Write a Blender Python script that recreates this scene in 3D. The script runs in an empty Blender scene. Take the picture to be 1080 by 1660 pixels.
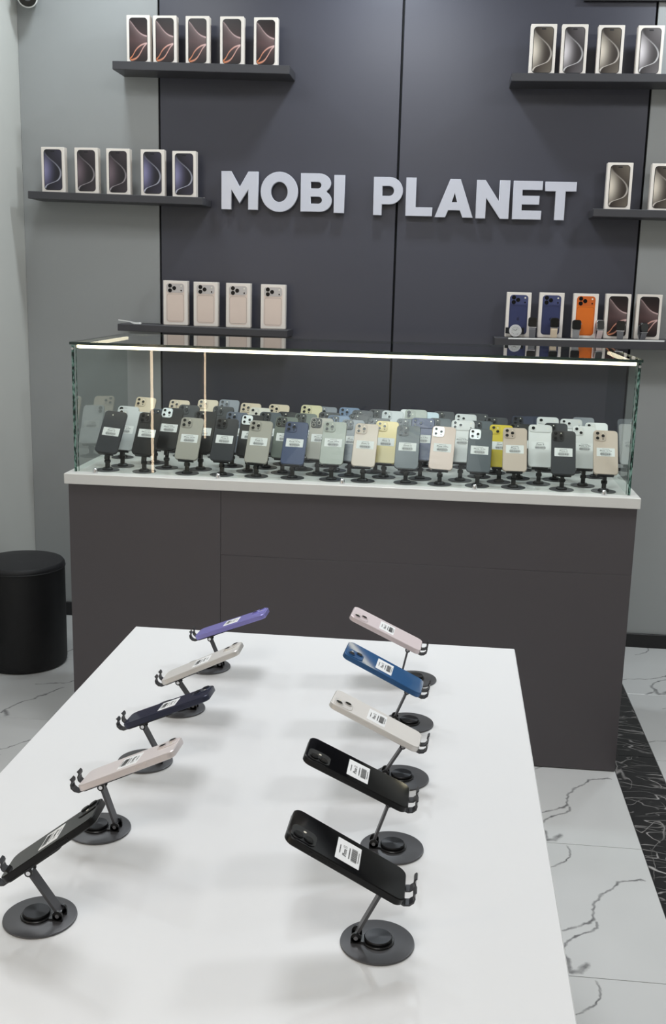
import bpy, bmesh, math, random
from mathutils import Vector, Matrix
random.seed(7)
S = bpy.context.scene
COL = S.collection
PI = math.pi

# ------------------------------------------------------------------ camera
cam_d = bpy.data.cameras.new('camera')
cam = bpy.data.objects.new('camera', cam_d); COL.objects.link(cam)
cam_d.sensor_fit = 'VERTICAL'; cam_d.sensor_height = 36.0
cam_d.lens = 1733.95 * 36.0 / 1660.0
cam_d.clip_start = 0.05
_r = Vector((0.99432048, 0.10351442, 0.02472935))
_u = Vector((-0.04586861, 0.20713719, 0.97723603))
_f = Vector((-0.09603566, 0.9728201, -0.21070882))
cam.matrix_world = Matrix(((_r.x, _u.x, -_f.x, 0), (_r.y, _u.y, -_f.y, 0), (_r.z, _u.z, -_f.z, 1.4322), (0, 0, 0, 1)))
S.camera = cam

# ------------------------------------------------------------------ world, lamps, exposure
W = bpy.data.worlds.new('world'); S.world = W; W.use_nodes = True
W.node_tree.nodes['Background'].inputs[0].default_value = (0.75, 0.8, 0.9, 1)
W.node_tree.nodes['Background'].inputs[1].default_value = 0.15
S.view_settings.view_transform = 'Standard'
S.view_settings.look = 'None'
S.view_settings.exposure = 0.18
S.view_settings.gamma = 1.0
S.view_settings.use_curve_mapping = False

def area(name, loc, size, power, color=(1, 1, 1), target=None, size_y=None, spread=180):
    l = bpy.data.lights.new(name, 'AREA'); l.energy = power; l.color = color
    l.shape = 'RECTANGLE'; l.size = size; l.size_y = size_y or size
    l.spread = math.radians(spread)
    o = bpy.data.objects.new(name, l); COL.objects.link(o); o.location = loc
    if target:
        d = Vector(target) - Vector(loc); o.rotation_euler = d.to_track_quat('-Z', 'Y').to_euler()
    return o
CEIL = 2.78
area('ceiling_light_middle', (-0.25, 2.35, CEIL - .02), 0.55, 15, (.95, .975, 1.0))
area('ceiling_light_left', (-1.25, 2.9, CEIL - .02), .35, 6, (.95, .98, 1.0))
area('ceiling_light_right', (1.25, 2.6, CEIL - .02), .35, 14, (.94, .975, 1.0))
area('added_fill_front', (-0.2, .2, CEIL - .02), .60, 10.5, (1.0, .99, .97))  # unseen lamp added as fill over the near part of the shop
area('added_fill_entrance', (-0.2, -1.2, CEIL - .02), .60, 9, (1.0, .99, .97))  # second unseen fill lamp, put in behind the camera
# downlights close to the back wall
for _x, _p in ((-1.30, 4.0), (-.25, 8.5), (1.0, 7.0)):
    area('ceiling_downlight', (_x, 3.88, CEIL - .02), .13, _p, (.86, .95, 1.0))

# ------------------------------------------------------------------ materials
def lin(c):
    return tuple(((v / 12.92) if v <= .04045 else ((v + .055) / 1.055) ** 2.4) for v in c)
def rgb(r, g, b):
    return lin((r / 255, g / 255, b / 255)) + (1,)
MATS = {}
def mat(name, color, rough=.5, metal=0.0, spec=.5, var=.04, scale=30, bump=0.0, coat=0.0, emit=None, estr=0):
    """principled surface with a fine procedural mottling of its colour and gloss"""
    if name in MATS: return MATS[name]
    m = bpy.data.materials.new(name); m.use_nodes = True; nt = m.node_tree
    b = nt.nodes['Principled BSDF']
    b.inputs['Roughness'].default_value = rough; b.inputs['Metallic'].default_value = metal
    b.inputs['Specular IOR Level'].default_value = spec
    b.inputs['Coat Weight'].default_value = coat; b.inputs['Coat Roughness'].default_value = .08
    tc = nt.nodes.new('ShaderNodeTexCoord'); nz = nt.nodes.new('ShaderNodeTexNoise')
    nz.inputs['Scale'].default_value = scale; nz.inputs['Detail'].default_value = 3
    nt.links.new(tc.outputs['Object'], nz.inputs['Vector'])
    mx = nt.nodes.new('ShaderNodeMix'); mx.data_type = 'RGBA'
    c = color
    mx.inputs[6].default_value = tuple(v * (1 - var) for v in c[:3]) + (1,)
    mx.inputs[7].default_value = tuple(min(1, v * (1 + var)) for v in c[:3]) + (1,)
    nt.links.new(nz.outputs['Fac'], mx.inputs[0]); nt.links.new(mx.outputs[2], b.inputs['Base Color'])
    if bump:
        bp = nt.nodes.new('ShaderNodeBump'); bp.inputs['Strength'].default_value = bump; bp.inputs['Distance'].default_value = .002
        nt.links.new(nz.outputs['Fac'], bp.inputs['Height']); nt.links.new(bp.outputs['Normal'], b.inputs['Normal'])
    if emit:
        b.inputs['Emission Color'].default_value = emit; b.inputs['Emission Strength'].default_value = estr
    MATS[name] = m
    return m

M_GREY = mat('grey_wall_panel', rgb(158, 160, 160), .36, spec=.5, var=.02, scale=4)
M_DARK = mat('charcoal_wall_panel', rgb(71, 71, 81), .30, spec=.5, var=.03, scale=4)
M_BLACKGAP = mat('black_joint', rgb(10, 10, 12), .9)
M_WHITEWALL = mat('white_painted_wall', rgb(205, 205, 200), .7, var=.02, scale=3, bump=.05)
M_CEIL = mat('ceiling_paint', rgb(205, 205, 205), .8, var=.02, scale=3)
M_GROUT = mat('grout', rgb(96, 96, 95), .9)
M_SKIRT = mat('black_skirting', rgb(24, 23, 25), .4)
M_SHELF = mat('shelf_laminate', rgb(62, 61, 65), .45, var=.03, scale=10)
M_COUNTER = mat('counter_laminate', rgb(79, 74, 77), .42, var=.03, scale=5)
M_SLAB = mat('white_worktop', rgb(226, 224, 220), .3, var=.01, scale=6)
M_TABLE = mat('white_table_top', rgb(232, 232, 233), .38, var=.01, scale=4)
M_ACRYL = mat('letter_acrylic', rgb(204, 204, 214), .09, var=.01)
M_BLKMETAL = mat('stand_black_metal', rgb(82, 82, 85), .36, metal=.25, var=.04)
M_BLKPLASTIC = mat('stand_black_plastic', rgb(26, 26, 28), .32, var=.05)
M_ARM = mat('stand_arm_grey', rgb(84, 84, 88), .4, metal=.3)
M_HOOK = mat('hook_dark_metal', rgb(66, 66, 69), .3, metal=.4)
M_CHROME = mat('chrome', rgb(225, 225, 228), .12, metal=1.0, var=.01)
M_STOOL = mat('black_leatherette', rgb(13, 12, 15), .6, var=.15, scale=120, bump=.15)
M_STOOLTOP = mat('black_leatherette_seat', rgb(34, 33, 36), .55, var=.1, scale=120, bump=.15)
M_CARTON = mat('white_carton', rgb(236, 227, 218), .45, var=.015)
M_LABEL = mat('white_label_paper', rgb(240, 240, 240), .6, var=.01)
M_INK = mat('label_ink', rgb(28, 28, 30), .7)
M_LENS = mat('lens_glass_black', rgb(10, 10, 13), .22, spec=.3)
M_FLASH = mat('flash_lens', rgb(236, 230, 215), .2)
M_SCREEN = mat('screen_glass_black', rgb(8, 8, 10), .06, coat=1.0)
M_GLARE = mat('camera_plate_painted_glare', rgb(238, 243, 246), .25, metal=.35)  # near-white colour paints LED glare onto some camera plates and lens rings
M_WHITEPLASTIC = mat('white_plastic', rgb(232, 232, 230), .35)
def edge_material():
    m = bpy.data.materials.new('green_glass_edge'); m.use_nodes = True; nt = m.node_tree; b = nt.nodes['Principled BSDF']
    b.inputs['Roughness'].default_value = .15
    tc = nt.nodes.new('ShaderNodeTexCoord'); mp = nt.nodes.new('ShaderNodeMapping'); mp.inputs['Scale'].default_value = (260, 260, 70)
    nz = nt.nodes.new('ShaderNodeTexNoise'); nz.inputs['Scale'].default_value = 1; nz.inputs['Detail'].default_value = 2
    rp = nt.nodes.new('ShaderNodeValToRGB')
    nt.links.new(tc.outputs['Object'], mp.inputs[0]); nt.links.new(mp.outputs[0], nz.inputs['Vector']); nt.links.new(nz.outputs['Fac'], rp.inputs[0]); nt.links.new(rp.outputs[0], b.inputs['Base Color'])
    e_ = rp.color_ramp.elements
    e_[0].position = .40; e_[0].color = rgb(16, 32, 28); e_[1].position = .62; e_[1].color = rgb(128, 160, 150)
    n_ = e_.new(.50); n_.color = rgb(52, 86, 76)
    return m
M_EDGE = edge_material()
M_EDGETOP = mat('dark_green_glass_edge', rgb(28, 48, 42), .12, spec=.8, var=.3, scale=40)
M_LED = mat('led_strip_warm', rgb(255, 246, 225), .5, emit=lin((1, .93, .80)) + (1,), estr=3.2)
M_LEDBAR = mat('led_profile_warm', rgb(255, 240, 215), .5, emit=lin((1, .90, .76)) + (1,), estr=15.0)

def glass_pane_material(name, tint, ior, gain):
    m = bpy.data.materials.new(name); m.use_nodes = True; nt = m.node_tree
    nt.nodes.clear()
    out = nt.nodes.new('ShaderNodeOutputMaterial'); mix = nt.nodes.new('ShaderNodeMixShader')
    tr = nt.nodes.new('ShaderNodeBsdfTransparent'); gl = nt.nodes.new('ShaderNodeBsdfGlossy')
    tr.inputs[0].default_value = tint + (1,); gl.inputs['Roughness'].default_value = .004
    fr = nt.nodes.new('ShaderNodeFresnel'); fr.inputs['IOR'].default_value = ior
    geo = nt.nodes.new('ShaderNodeNewGeometry'); sub = nt.nodes.new('ShaderNodeMath'); sub.operation = 'SUBTRACT'
    sub.inputs[0].default_value = gain
    nt.links.new(geo.outputs['Backfacing'], sub.inputs[1])
    mul = nt.nodes.new('ShaderNodeMath'); mul.operation = 'MULTIPLY'; mul.use_clamp = True
    clampn = nt.nodes.new('ShaderNodeMath'); clampn.operation = 'MAXIMUM'; clampn.inputs[1].default_value = 0
    # reflection from the entry face only (gain stands for both faces); none on the way out
    gt = nt.nodes.new('ShaderNodeMath'); gt.operation = 'MULTIPLY'
    inv = nt.nodes.new('ShaderNodeMath'); inv.operation = 'SUBTRACT'; inv.inputs[0].default_value = 1
    nt.links.new(geo.outputs['Backfacing'], inv.inputs[1])
    nt.links.new(fr.outputs[0], mul.inputs[0]); mul.inputs[1].default_value = gain
    nt.links.new(mul.outputs[0], gt.inputs[0]); nt.links.new(inv.outputs[0], gt.inputs[1])
    nt.links.new(gt.outputs[0], mix.inputs[0])
    nt.links.new(tr.outputs[0], mix.inputs[1]); nt.links.new(gl.outputs[0], mix.inputs[2])
    nt.links.new(mix.outputs[0], out.inputs['Surface'])
    for n in (sub, clampn): nt.nodes.remove(n)
    return m
M_GLASS = glass_pane_material('clear_glass', (.955, .98, .97), 1.5, 1.12)

def math_n(nt, op, a, b=None, c=None, clamp=False):
    n = nt.nodes.new('ShaderNodeMath'); n.operation = op; n.use_clamp = clamp
    for i, v in enumerate((a, b, c)):
        if v is None: continue
        if isinstance(v, (int, float)): n.inputs[i].default_value = v
        else: nt.links.new(v, n.inputs[i])
    return n.outputs[0]
def mix_c(nt, fac, a, b):
    n = nt.nodes.new('ShaderNodeMix'); n.data_type = 'RGBA'
    for i, v in ((0, fac), (6, a), (7, b)):
        if isinstance(v, (int, float, tuple)): n.inputs[i].default_value = v
        else: nt.links.new(v, n.inputs[i])
    return n.outputs[2]

def marble_white():
    m = bpy.data.materials.new('white_marble_tile'); m.use_nodes = True; nt = m.node_tree
    b = nt.nodes['Principled BSDF']; b.inputs['Roughness'].default_value = .16
    tc = nt.nodes.new('ShaderNodeTexCoord')
    nz = nt.nodes.new('ShaderNodeTexNoise'); nz.inputs['Scale'].default_value = 22; nz.inputs['Detail'].default_value = 6
    nt.links.new(tc.outputs['Object'], nz.inputs['Vector'])
    sx = nt.nodes.new('ShaderNodeSeparateXYZ'); nt.links.new(tc.outputs['Object'], sx.inputs[0])
    sn = nt.nodes.new('ShaderNodeSeparateColor'); nt.links.new(nz.outputs['Color'], sn.inputs[0])
    X = math_n(nt, 'ADD', sx.outputs[0], math_n(nt, 'MULTIPLY', math_n(nt, 'SUBTRACT', sn.outputs[0], .5), .035))
    Y = math_n(nt, 'ADD', sx.outputs[1], math_n(nt, 'MULTIPLY', math_n(nt, 'SUBTRACT', sn.outputs[1], .5), .035))
    # vein lines in tile-local metres: x measured from the right end of the tile, y from its near edge
    lines = [([(-.025, .41), (-.089, .384), (-.138, .322), (-.172, .257), (-.167, .215), (-.246, .168)], .0035),
             ([(-.166, .205), (-.176, .178), (-.209, .156), (-.244, .126), (-.257, .089), (-.255, .035), (-.30, -.01)], .0035),
             ([(-.256, .09), (-.250, .05), (-.246, .012), (-.225, .018), (-.205, .045)], .008),
             ([(-.252, .432), (-.215, .464), (-.191, .507), (-.19, .55)], .003),
             ([(-.246, .168), (-.40, .13), (-.55, .05)], .003),
             ([(-.62, .47), (-.70, .40), (-.74, .33), (-.85, .30)], .003),
             ([(-.745, .28), (-.80, .19), (-.84, .12), (-.875, .03)], .004),
             ([(-.86, .05), (-.845, .02)], .011)]
    dmin = None
    for pl, w in lines:
        for (x0, y0), (x1, y1) in zip(pl, pl[1:]):
            dx, dy = x1 - x0, y1 - y0; L2 = dx * dx + dy * dy
            px = math_n(nt, 'SUBTRACT', X, x0); py = math_n(nt, 'SUBTRACT', Y, y0)
            t = math_n(nt, 'MULTIPLY', math_n(nt, 'ADD', math_n(nt, 'MULTIPLY', px, dx), math_n(nt, 'MULTIPLY', py, dy)), 1 / L2, clamp=True)
            ex = math_n(nt, 'SUBTRACT', px, math_n(nt, 'MULTIPLY', t, dx)); ey = math_n(nt, 'SUBTRACT', py, math_n(nt, 'MULTIPLY', t, dy))
            d = math_n(nt, 'SQRT', math_n(nt, 'ADD', math_n(nt, 'MULTIPLY', ex, ex), math_n(nt, 'MULTIPLY', ey, ey)))
            d = math_n(nt, 'DIVIDE', d, w)
            dmin = d if dmin is None else math_n(nt, 'MINIMUM', dmin, d)
    n2 = nt.nodes.new('ShaderNodeTexNoise'); n2.inputs['Scale'].default_value = 30
    nt.links.new(tc.outputs['Object'], n2.inputs['Vector'])
    vein = math_n(nt, 'MULTIPLY', math_n(nt, 'SUBTRACT', 1.35, dmin, clamp=True), math_n(nt, 'MULTIPLY', n2.outputs['Fac'], 1.45), clamp=True)
    n3 = nt.nodes.new('ShaderNodeTexNoise'); n3.inputs['Scale'].default_value = 3
    nt.links.new(tc.outputs['Object'], n3.inputs['Vector'])
    base = mix_c(nt, n3.outputs['Fac'], rgb(201, 201, 200), rgb(217, 217, 216))
    nt.links.new(mix_c(nt, vein, base, rgb(112, 111, 112)), b.inputs['Base Color'])
    return m
M_MARBLE = marble_white()

def marble_black():
    m = bpy.data.materials.new('black_marble_tile'); m.use_nodes = True; nt = m.node_tree
    b = nt.nodes['Principled BSDF']; b.inputs['Roughness'].default_value = .15
    tc = nt.nodes.new('ShaderNodeTexCoord'); mp = nt.nodes.new('ShaderNodeMapping')
    mp.inputs['Rotation'].default_value = (0, 0, .12)
    nt.links.new(tc.outputs['Object'], mp.inputs[0])
    nz = nt.nodes.new('ShaderNodeTexNoise'); nz.inputs['Scale'].default_value = 7; nz.inputs['Detail'].default_value = 4
    nt.links.new(mp.outputs[0], nz.inputs['Vector'])
    add = nt.nodes.new('ShaderNodeVectorMath'); add.operation = 'MULTIPLY_ADD'
    nt.links.new(nz.outputs['Color'], add.inputs[0]); add.inputs[1].default_value = (.05, .05, .05); nt.links.new(mp.outputs[0], add.inputs[2])
    tot = None
    for seed_, (ax, ay), w, cover, k in ((0.0, (2.2, 9.0), .009, .50, 1.0), (3.7, (5.0, 8.0), .008, .50, .8), (9.1, (9.0, 26.0), .014, .52, .4), (15.3, (11.0, 3.0), .008, .54, .6), (22.3, (3.0, 14.0), .009, .5, .7)):
        m2 = nt.nodes.new('ShaderNodeMapping'); m2.inputs['Scale'].default_value = (ax, ay, 1); m2.inputs['Location'].default_value = (seed_, seed_ * 1.7, 0)
        nt.links.new(add.outputs[0], m2.inputs[0])
        n1 = nt.nodes.new('ShaderNodeTexNoise'); n1.inputs['Scale'].default_value = 1.0; n1.inputs['Detail'].default_value = 1.5
        nt.links.new(m2.outputs[0], n1.inputs['Vector'])
        f = math_n(nt, 'SUBTRACT', 1, math_n(nt, 'DIVIDE', math_n(nt, 'ABSOLUTE', math_n(nt, 'SUBTRACT', n1.outputs['Fac'], .5)), w), clamp=True)
        n2 = nt.nodes.new('ShaderNodeTexNoise'); n2.inputs['Scale'].default_value = 5.5; nt.links.new(m2.outputs[0], n2.inputs['Vector'])
        n2.inputs['Scale'].default_value = .9
        g = math_n(nt, 'MULTIPLY', math_n(nt, 'SUBTRACT', n2.outputs['Fac'], cover - .04, clamp=True), 9.0, clamp=True)
        f = math_n(nt, 'MULTIPLY', math_n(nt, 'MULTIPLY', f, g), k)
        tot = f if tot is None else math_n(nt, 'MAXIMUM', tot, f)
    nt.links.new(mix_c(nt, tot, rgb(19, 17, 19), rgb(186, 182, 180)), b.inputs['Base Color'])
    return m
M_BLACKMARBLE = marble_black()

def art_side_curve(name, dark, mid, glow, line):
    """printed screen picture: one big S-shaped fold, brightest at its left middle"""
    m = bpy.data.materials.new(name); m.use_nodes = True; nt = m.node_tree
    b = nt.nodes['Principled BSDF']; b.inputs['Roughness'].default_value = .3
    uv = nt.nodes.new('ShaderNodeUVMap'); sx = nt.nodes.new('ShaderNodeSeparateXYZ'); nt.links.new(uv.outputs[0], sx.inputs[0])
    U, V = sx.outputs[0], sx.outputs[1]
    fc = nt.nodes.new('ShaderNodeFloatCurve'); nt.links.new(V, fc.inputs['Value'])
    c = fc.mapping.curves[0]
    pts = [(0, 0), (.06, .04), (.11, .12), (.16, .34), (.205, .60), (.25, .78), (.32, .89), (.41, .94), (.50, .90), (.60, .76), (.70, .53), (.80, .27), (.90, .08), (1, 0)]
    c.points[0].location = pts[0]; c.points[1].location = pts[-1]
    for p in pts[1:-1]: c.points.new(*p)
    fc.mapping.update()
    d = math_n(nt, 'SUBTRACT', fc.outputs[0], U)
    inside = math_n(nt, 'MULTIPLY', d, 25, clamp=True)
    dv = math_n(nt, 'MULTIPLY', math_n(nt, 'SUBTRACT', V, .48), 2.6)
    r2 = math_n(nt, 'ADD', math_n(nt, 'MULTIPLY', math_n(nt, 'MULTIPLY', U, U), 5.5), math_n(nt, 'MULTIPLY', dv, dv))
    gl = math_n(nt, 'POWER', 2.718, math_n(nt, 'MULTIPLY', r2, -1.4))
    ins = mix_c(nt, gl, dark, glow)
    up = mix_c(nt, math_n(nt, 'MULTIPLY', math_n(nt, 'SUBTRACT', U, .15), math_n(nt, 'ADD', math_n(nt, 'MULTIPLY', math_n(nt, 'ABSOLUTE', math_n(nt, 'SUBTRACT', V, .5)), 1.8), .1), clamp=True), dark, mid)
    col = mix_c(nt, inside, up, ins)
    ln = math_n(nt, 'SUBTRACT', 1, math_n(nt, 'MULTIPLY', math_n(nt, 'ABSOLUTE', d), 15), clamp=True)
    ln = math_n(nt, 'MULTIPLY', ln, math_n(nt, 'SUBTRACT', .95, math_n(nt, 'MULTIPLY', V, .95), clamp=True))
    col = mix_c(nt, ln, col, line)
    nt.links.new(col, b.inputs['Base Color'])
    return m
def art_loop(name, dark, mid, pale, orange):
    """printed screen picture: pale ribbon sweeping right, warm loop below it"""
    m = bpy.data.materials.new(name); m.use_nodes = True; nt = m.node_tree
    b = nt.nodes['Principled BSDF']; b.inputs['Roughness'].default_value = .3
    uv = nt.nodes.new('ShaderNodeUVMap'); sx = nt.nodes.new('ShaderNodeSeparateXYZ'); nt.links.new(uv.outputs[0], sx.inputs[0])
    U, V = sx.outputs[0], sx.outputs[1]
    def curve(pts):
        fc = nt.nodes.new('ShaderNodeFloatCurve'); nt.links.new(U, fc.inputs['Value'])
        c = fc.mapping.curves[0]; c.points[0].location = pts[0]; c.points[1].location = pts[-1]
        for p in pts[1:-1]: c.points.new(*p)
        fc.mapping.update(); return fc.outputs[0]
    top = curve([(0, .95), (.15, .88), (.4, .74), (.65, .64), (1, .58)])
    lo1 = curve([(0, .06), (.15, .12), (.35, .26), (.6, .36), (.8, .40), (1, .42)])
    lo2 = curve([(0, .03), (.2, .04), (.45, .10), (.65, .22), (.8, .33), (1, .42)])
    base = mix_c(nt, math_n(nt, 'POWER', math_n(nt, 'SUBTRACT', 1, math_n(nt, 'ABSOLUTE', math_n(nt, 'SUBTRACT', math_n(nt, 'MULTIPLY', V, 1.5), math_n(nt, 'ADD', .75, math_n(nt, 'MULTIPLY', U, -.1)))), clamp=True), 2), dark, mid)
    dt = math_n(nt, 'SUBTRACT', top, V)
    below = math_n(nt, 'MULTIPLY', math_n(nt, 'GREATER_THAN', dt, 0), math_n(nt, 'POWER', 2.718, math_n(nt, 'MULTIPLY', dt, -7)))
    col = mix_c(nt, math_n(nt, 'MULTIPLY', below, .22), base, pale)
    l = math_n(nt, 'SUBTRACT', 1, math_n(nt, 'MULTIPLY', math_n(nt, 'ABSOLUTE', dt), 38), clamp=True)
    col = mix_c(nt, math_n(nt, 'MULTIPLY', l, math_n(nt, 'ADD', .25, math_n(nt, 'MULTIPLY', U, .65))), col, pale)
    for cv, w in ((lo1, 34), (lo2, 30)):
        l = math_n(nt, 'SUBTRACT', 1, math_n(nt, 'MULTIPLY', math_n(nt, 'ABSOLUTE', math_n(nt, 'SUBTRACT', cv, V)), w), clamp=True)
        col = mix_c(nt, l, col, mix_c(nt, U, orange, pale))
    nt.links.new(col, b.inputs['Base Color'])
    return m

# ------------------------------------------------------------------ mesh helpers
def tag(o, label=None, cat=None, group=None, kind=None):
    if label: o['label'] = label
    if cat: o['category'] = cat
    if group: o['group'] = group
    if kind: o['kind'] = kind
    return o
def empty(name, loc, label, cat, group=None, rot=(0, 0, 0)):
    o = bpy.data.objects.new(name, None); COL.objects.link(o); o.empty_display_size = .05
    o.location = loc; o.rotation_euler = rot
    return tag(o, label, cat, group)
def link(name, me, parent=None, loc=(0, 0, 0), rot=(0, 0, 0)):
    o = bpy.data.objects.new(name, me); COL.objects.link(o)
    if parent: o.parent = parent
    o.location = loc; o.rotation_euler = rot
    return o
def finish(bm, name, mats, smooth=False):
    bmesh.ops.recalc_face_normals(bm, faces=bm.faces)
    me = bpy.data.meshes.new(name); bm.to_mesh(me); bm.free()
    for m in (mats if isinstance(mats, (list, tuple)) else [mats]): me.materials.append(m)
    if smooth:
        for p in me.polygons: p.use_smooth = True
        me.set_sharp_from_angle(angle=math.radians(35))
    return me
def bm_box(bm, x0, x1, y0, y1, z0, z1, mi=0, bev=0, M=None):
    vs = [bm.verts.new(p) for p in ((x0, y0, z0), (x1, y0, z0), (x1, y1, z0), (x0, y1, z0), (x0, y0, z1), (x1, y0, z1), (x1, y1, z1), (x0, y1, z1))]
    fs = [bm.faces.new([vs[i] for i in q]) for q in ((3, 2, 1, 0), (4, 5, 6, 7), (0, 1, 5, 4), (1, 2, 6, 5), (2, 3, 7, 6), (3, 0, 4, 7))]
    if bev:
        es = list({e for f in fs for e in f.edges})
        r = bmesh.ops.bevel(bm, geom=es, offset=bev, segments=1, affect='EDGES', profile=.5)
        fs = [f for f in fs if f.is_valid] + r['faces']
        vs = list({v for f in fs for v in f.verts})
    for f in fs: f.material_index = mi
    if M is not None: bmesh.ops.transform(bm, matrix=M, verts=vs)
    return vs
def box_me(name, dims, m, bev=0):
    bm = bmesh.new(); bm_box(bm, *dims, bev=bev); return finish(bm, name, m)
def rr_pts(w, h, r, n=5, cx=0, cz=0):
    out = []
    for (sx, sz, a0) in ((1, 1, 0), (-1, 1, 90), (-1, -1, 180), (1, -1, 270)):
        for i in range(n + 1):
            a = math.radians(a0 + 90 * i / n)
            out.append((cx + sx * (w / 2 - r) + r * math.cos(a), cz + sz * (h / 2 - r) + r * math.sin(a)))
    return out
def bm_loft(bm, rings, mi=0, cap0=True, cap1=True, caps_mi=(None, None)):
    """rings: list of lists of 3D points, same count"""
    R_ = [[bm.verts.new(p) for p in ring] for ring in rings]
    n = len(R_[0])
    for a, b in zip(R_, R_[1:]):
        for i in range(n):
            f = bm.faces.new((a[i], a[(i + 1) % n], b[(i + 1) % n], b[i])); f.material_index = mi
    if cap0: f = bm.faces.new(R_[0][::-1]); f.material_index = mi if caps_mi[0] is None else caps_mi[0]
    if cap1: f = bm.faces.new(R_[-1]); f.material_index = mi if caps_mi[1] is None else caps_mi[1]
def bm_slab(bm, w, h, r, y0, y1, bev=0, n=5, cx=0, cz=0, mi=0, caps_mi=(None, None)):
    """rounded rectangle in XZ, front at y0 (toward -Y), back at y1"""
    def ring(k, y):
        rr = max(r - k, 1e-4)
        return [(x, y, z) for x, z in rr_pts(w - 2 * k, h - 2 * k, rr, n, cx, cz)]
    rings = [ring(bev, y0), ring(0, y0 + bev), ring(0, y1 - bev), ring(bev, y1)] if bev else [ring(0, y0), ring(0, y1)]
    bm_loft(bm, rings, mi, caps_mi=caps_mi)
def bm_cyl(bm, r, p0, p1, n=20, mi=0, r1=None, cap_mi=(None, None)):
    p0, p1 = Vector(p0), Vector(p1); d = (p1 - p0).normalized()
    a = d.orthogonal().normalized(); b = d.cross(a)
    r1 = r if r1 is None else r1
    rings = [[tuple(p + (a * math.cos(2 * PI * i / n) + b * math.sin(2 * PI * i / n)) * q) for i in range(n)] for p, q in ((p0, r), (p1, r1))]
    bm_loft(bm, rings, mi, caps_mi=cap_mi)
def bm_lathe(bm, prof, n=32, mi=0, cx=0, cy=0, cz=0):
    rings = [[(cx + r * math.cos(2 * PI * i / n), cy + r * math.sin(2 * PI * i / n), cz + z) for i in range(n)] for r, z in prof]
    bm_loft(bm, rings, mi)
def bm_bar(bm, p0, p1, wy, t, mi=0, wdir=(0, 1, 0)):
    """flat bar from p0 to p1, width wy along wdir, thickness t"""
    p0, p1, w = Vector(p0), Vector(p1), Vector(wdir).normalized(); d = (p1 - p0).normalized(); nrm = d.cross(w).normalized()
    rings = [[tuple(p + w * (a * wy / 2) + nrm * (b * t / 2)) for a, b in ((-1, -1), (1, -1), (1, 1), (-1, 1))] for p in (p0, p1)]
    bm_loft(bm, rings, mi)
def bm_strip(bm, pts, wdir, w, t):
    wv_ = Vector(wdir).normalized(); rings = []
    for i, p in enumerate(pts):
        d = (Vector(pts[min(i + 1, len(pts) - 1)]) - Vector(pts[max(i - 1, 0)])).normalized(); nn = d.cross(wv_).normalized()
        rings.append([tuple(Vector(p) + wv_ * (q * w / 2) + nn * (b * t / 2)) for q, b in ((-1, -1), (1, -1), (1, 1), (-1, 1))])
    bm_loft(bm, rings)
def text_mesh(body, size, m, depth=.0001, align='CENTER'):
    c = bpy.data.curves.new('text', 'FONT'); c.body = body; c.size = size; c.align_x = align; c.align_y = 'CENTER'
    c.resolution_u = 2; c.extrude = depth; c.offset = size * .012
    o = bpy.data.objects.new('text', c); COL.objects.link(o)
    dg = bpy.context.evaluated_depsgraph_get(); me = bpy.data.meshes.new_from_object(o.evaluated_get(dg))
    bpy.data.objects.remove(o); me.materials.clear(); me.materials.append(m)
    return me
def dup(src, parent=None):
    c = src.copy(); COL.objects.link(c)
    if parent: c.parent = parent
    for ch in src.children: dup(ch, c)
    return c

# ------------------------------------------------------------------ the room
X0, X1, Y0, YW = -1.695, 2.2, -2.0, 4.28
floor = link('floor', box_me('floor', (X0, X1, Y0, YW + .1, -.06, -.003), M_GROUT)); tag(floor, kind='structure')
TP, J0, BL, BR = .56, 3.743, .5764, .7155
def tile_me(name, w, d, m):
    bm = bmesh.new(); bm_box(bm, -w + .001, -.001, .001, d - .001, -.012, 0, bev=.0004); return finish(bm, name, m)
white_full = tile_me('tile', 1.12, TP, M_MARBLE); white_first = tile_me('tile', .36, TP, M_MARBLE); white_last = tile_me('tile', X1 - BR - 1.12 - .36, TP, M_MARBLE) if X1 - BR > 1.5 else None
band_me = tile_me('band_tile', BR - BL, TP * 2, M_BLACKMARBLE)
left_w = (BL - 1.12) - X0
white_left = tile_me('tile', 1.12 if left_w > 1.12 else left_w, TP, M_MARBLE)
y = J0 - TP * 10
while y < YW:
    for xr_, me in ((BL, white_full), (BL - 1.12, white_left), (BR + .36, white_first), (BR + 1.48, white_full), (X1, white_last)):
        if me is None: continue
        link('tile', me, floor, (xr_, y, 0))
    y += TP
y = J0 - TP * 11; k = 0
while y < YW:
    link('border_tile', band_me, floor, (BR, y + .02, 0)); y += TP * 2
tag(floor.children[-1], 'black marble tile with white veins')
wb = link('wall_back', box_me('wall_back', (X0, X1, YW + .012, YW + .12, 0, CEIL), M_BLACKGAP)); tag(wb, kind='structure')
for a, b, m, lb in ((X0, -1.1415, M_GREY, None), (-1.1345, -.2095, M_DARK, 'charcoal panel behind the sign'), (-.2015, .7115, M_DARK, 'charcoal panel behind the sign'), (.7195, X1, M_GREY, None)):
    p = link('wall_panel', box_me('wall_panel', (a, b, YW, YW + .012, 0, CEIL), m, bev=.0015), wb)
    if lb: p['label'] = lb
tag(link('wall_left', box_me('wall_left', (X0 - .1, X0, Y0, YW + .1, 0, CEIL), M_WHITEWALL)), kind='structure')
tag(link('wall_right', box_me('wall_right', (X1, X1 + .1, Y0, YW + .1, 0, CEIL), M_WHITEWALL)), kind='structure')
tag(link('wall_front', box_me('wall_front', (X0, X1, Y0 - .1, Y0, 0, CEIL), M_WHITEWALL)), kind='structure')
tag(link('ceiling', box_me('ceiling', (X0 - .1, X1 + .1, Y0 - .1, YW + .12, CEIL, CEIL + .1), M_CEIL)), kind='structure')
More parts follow.
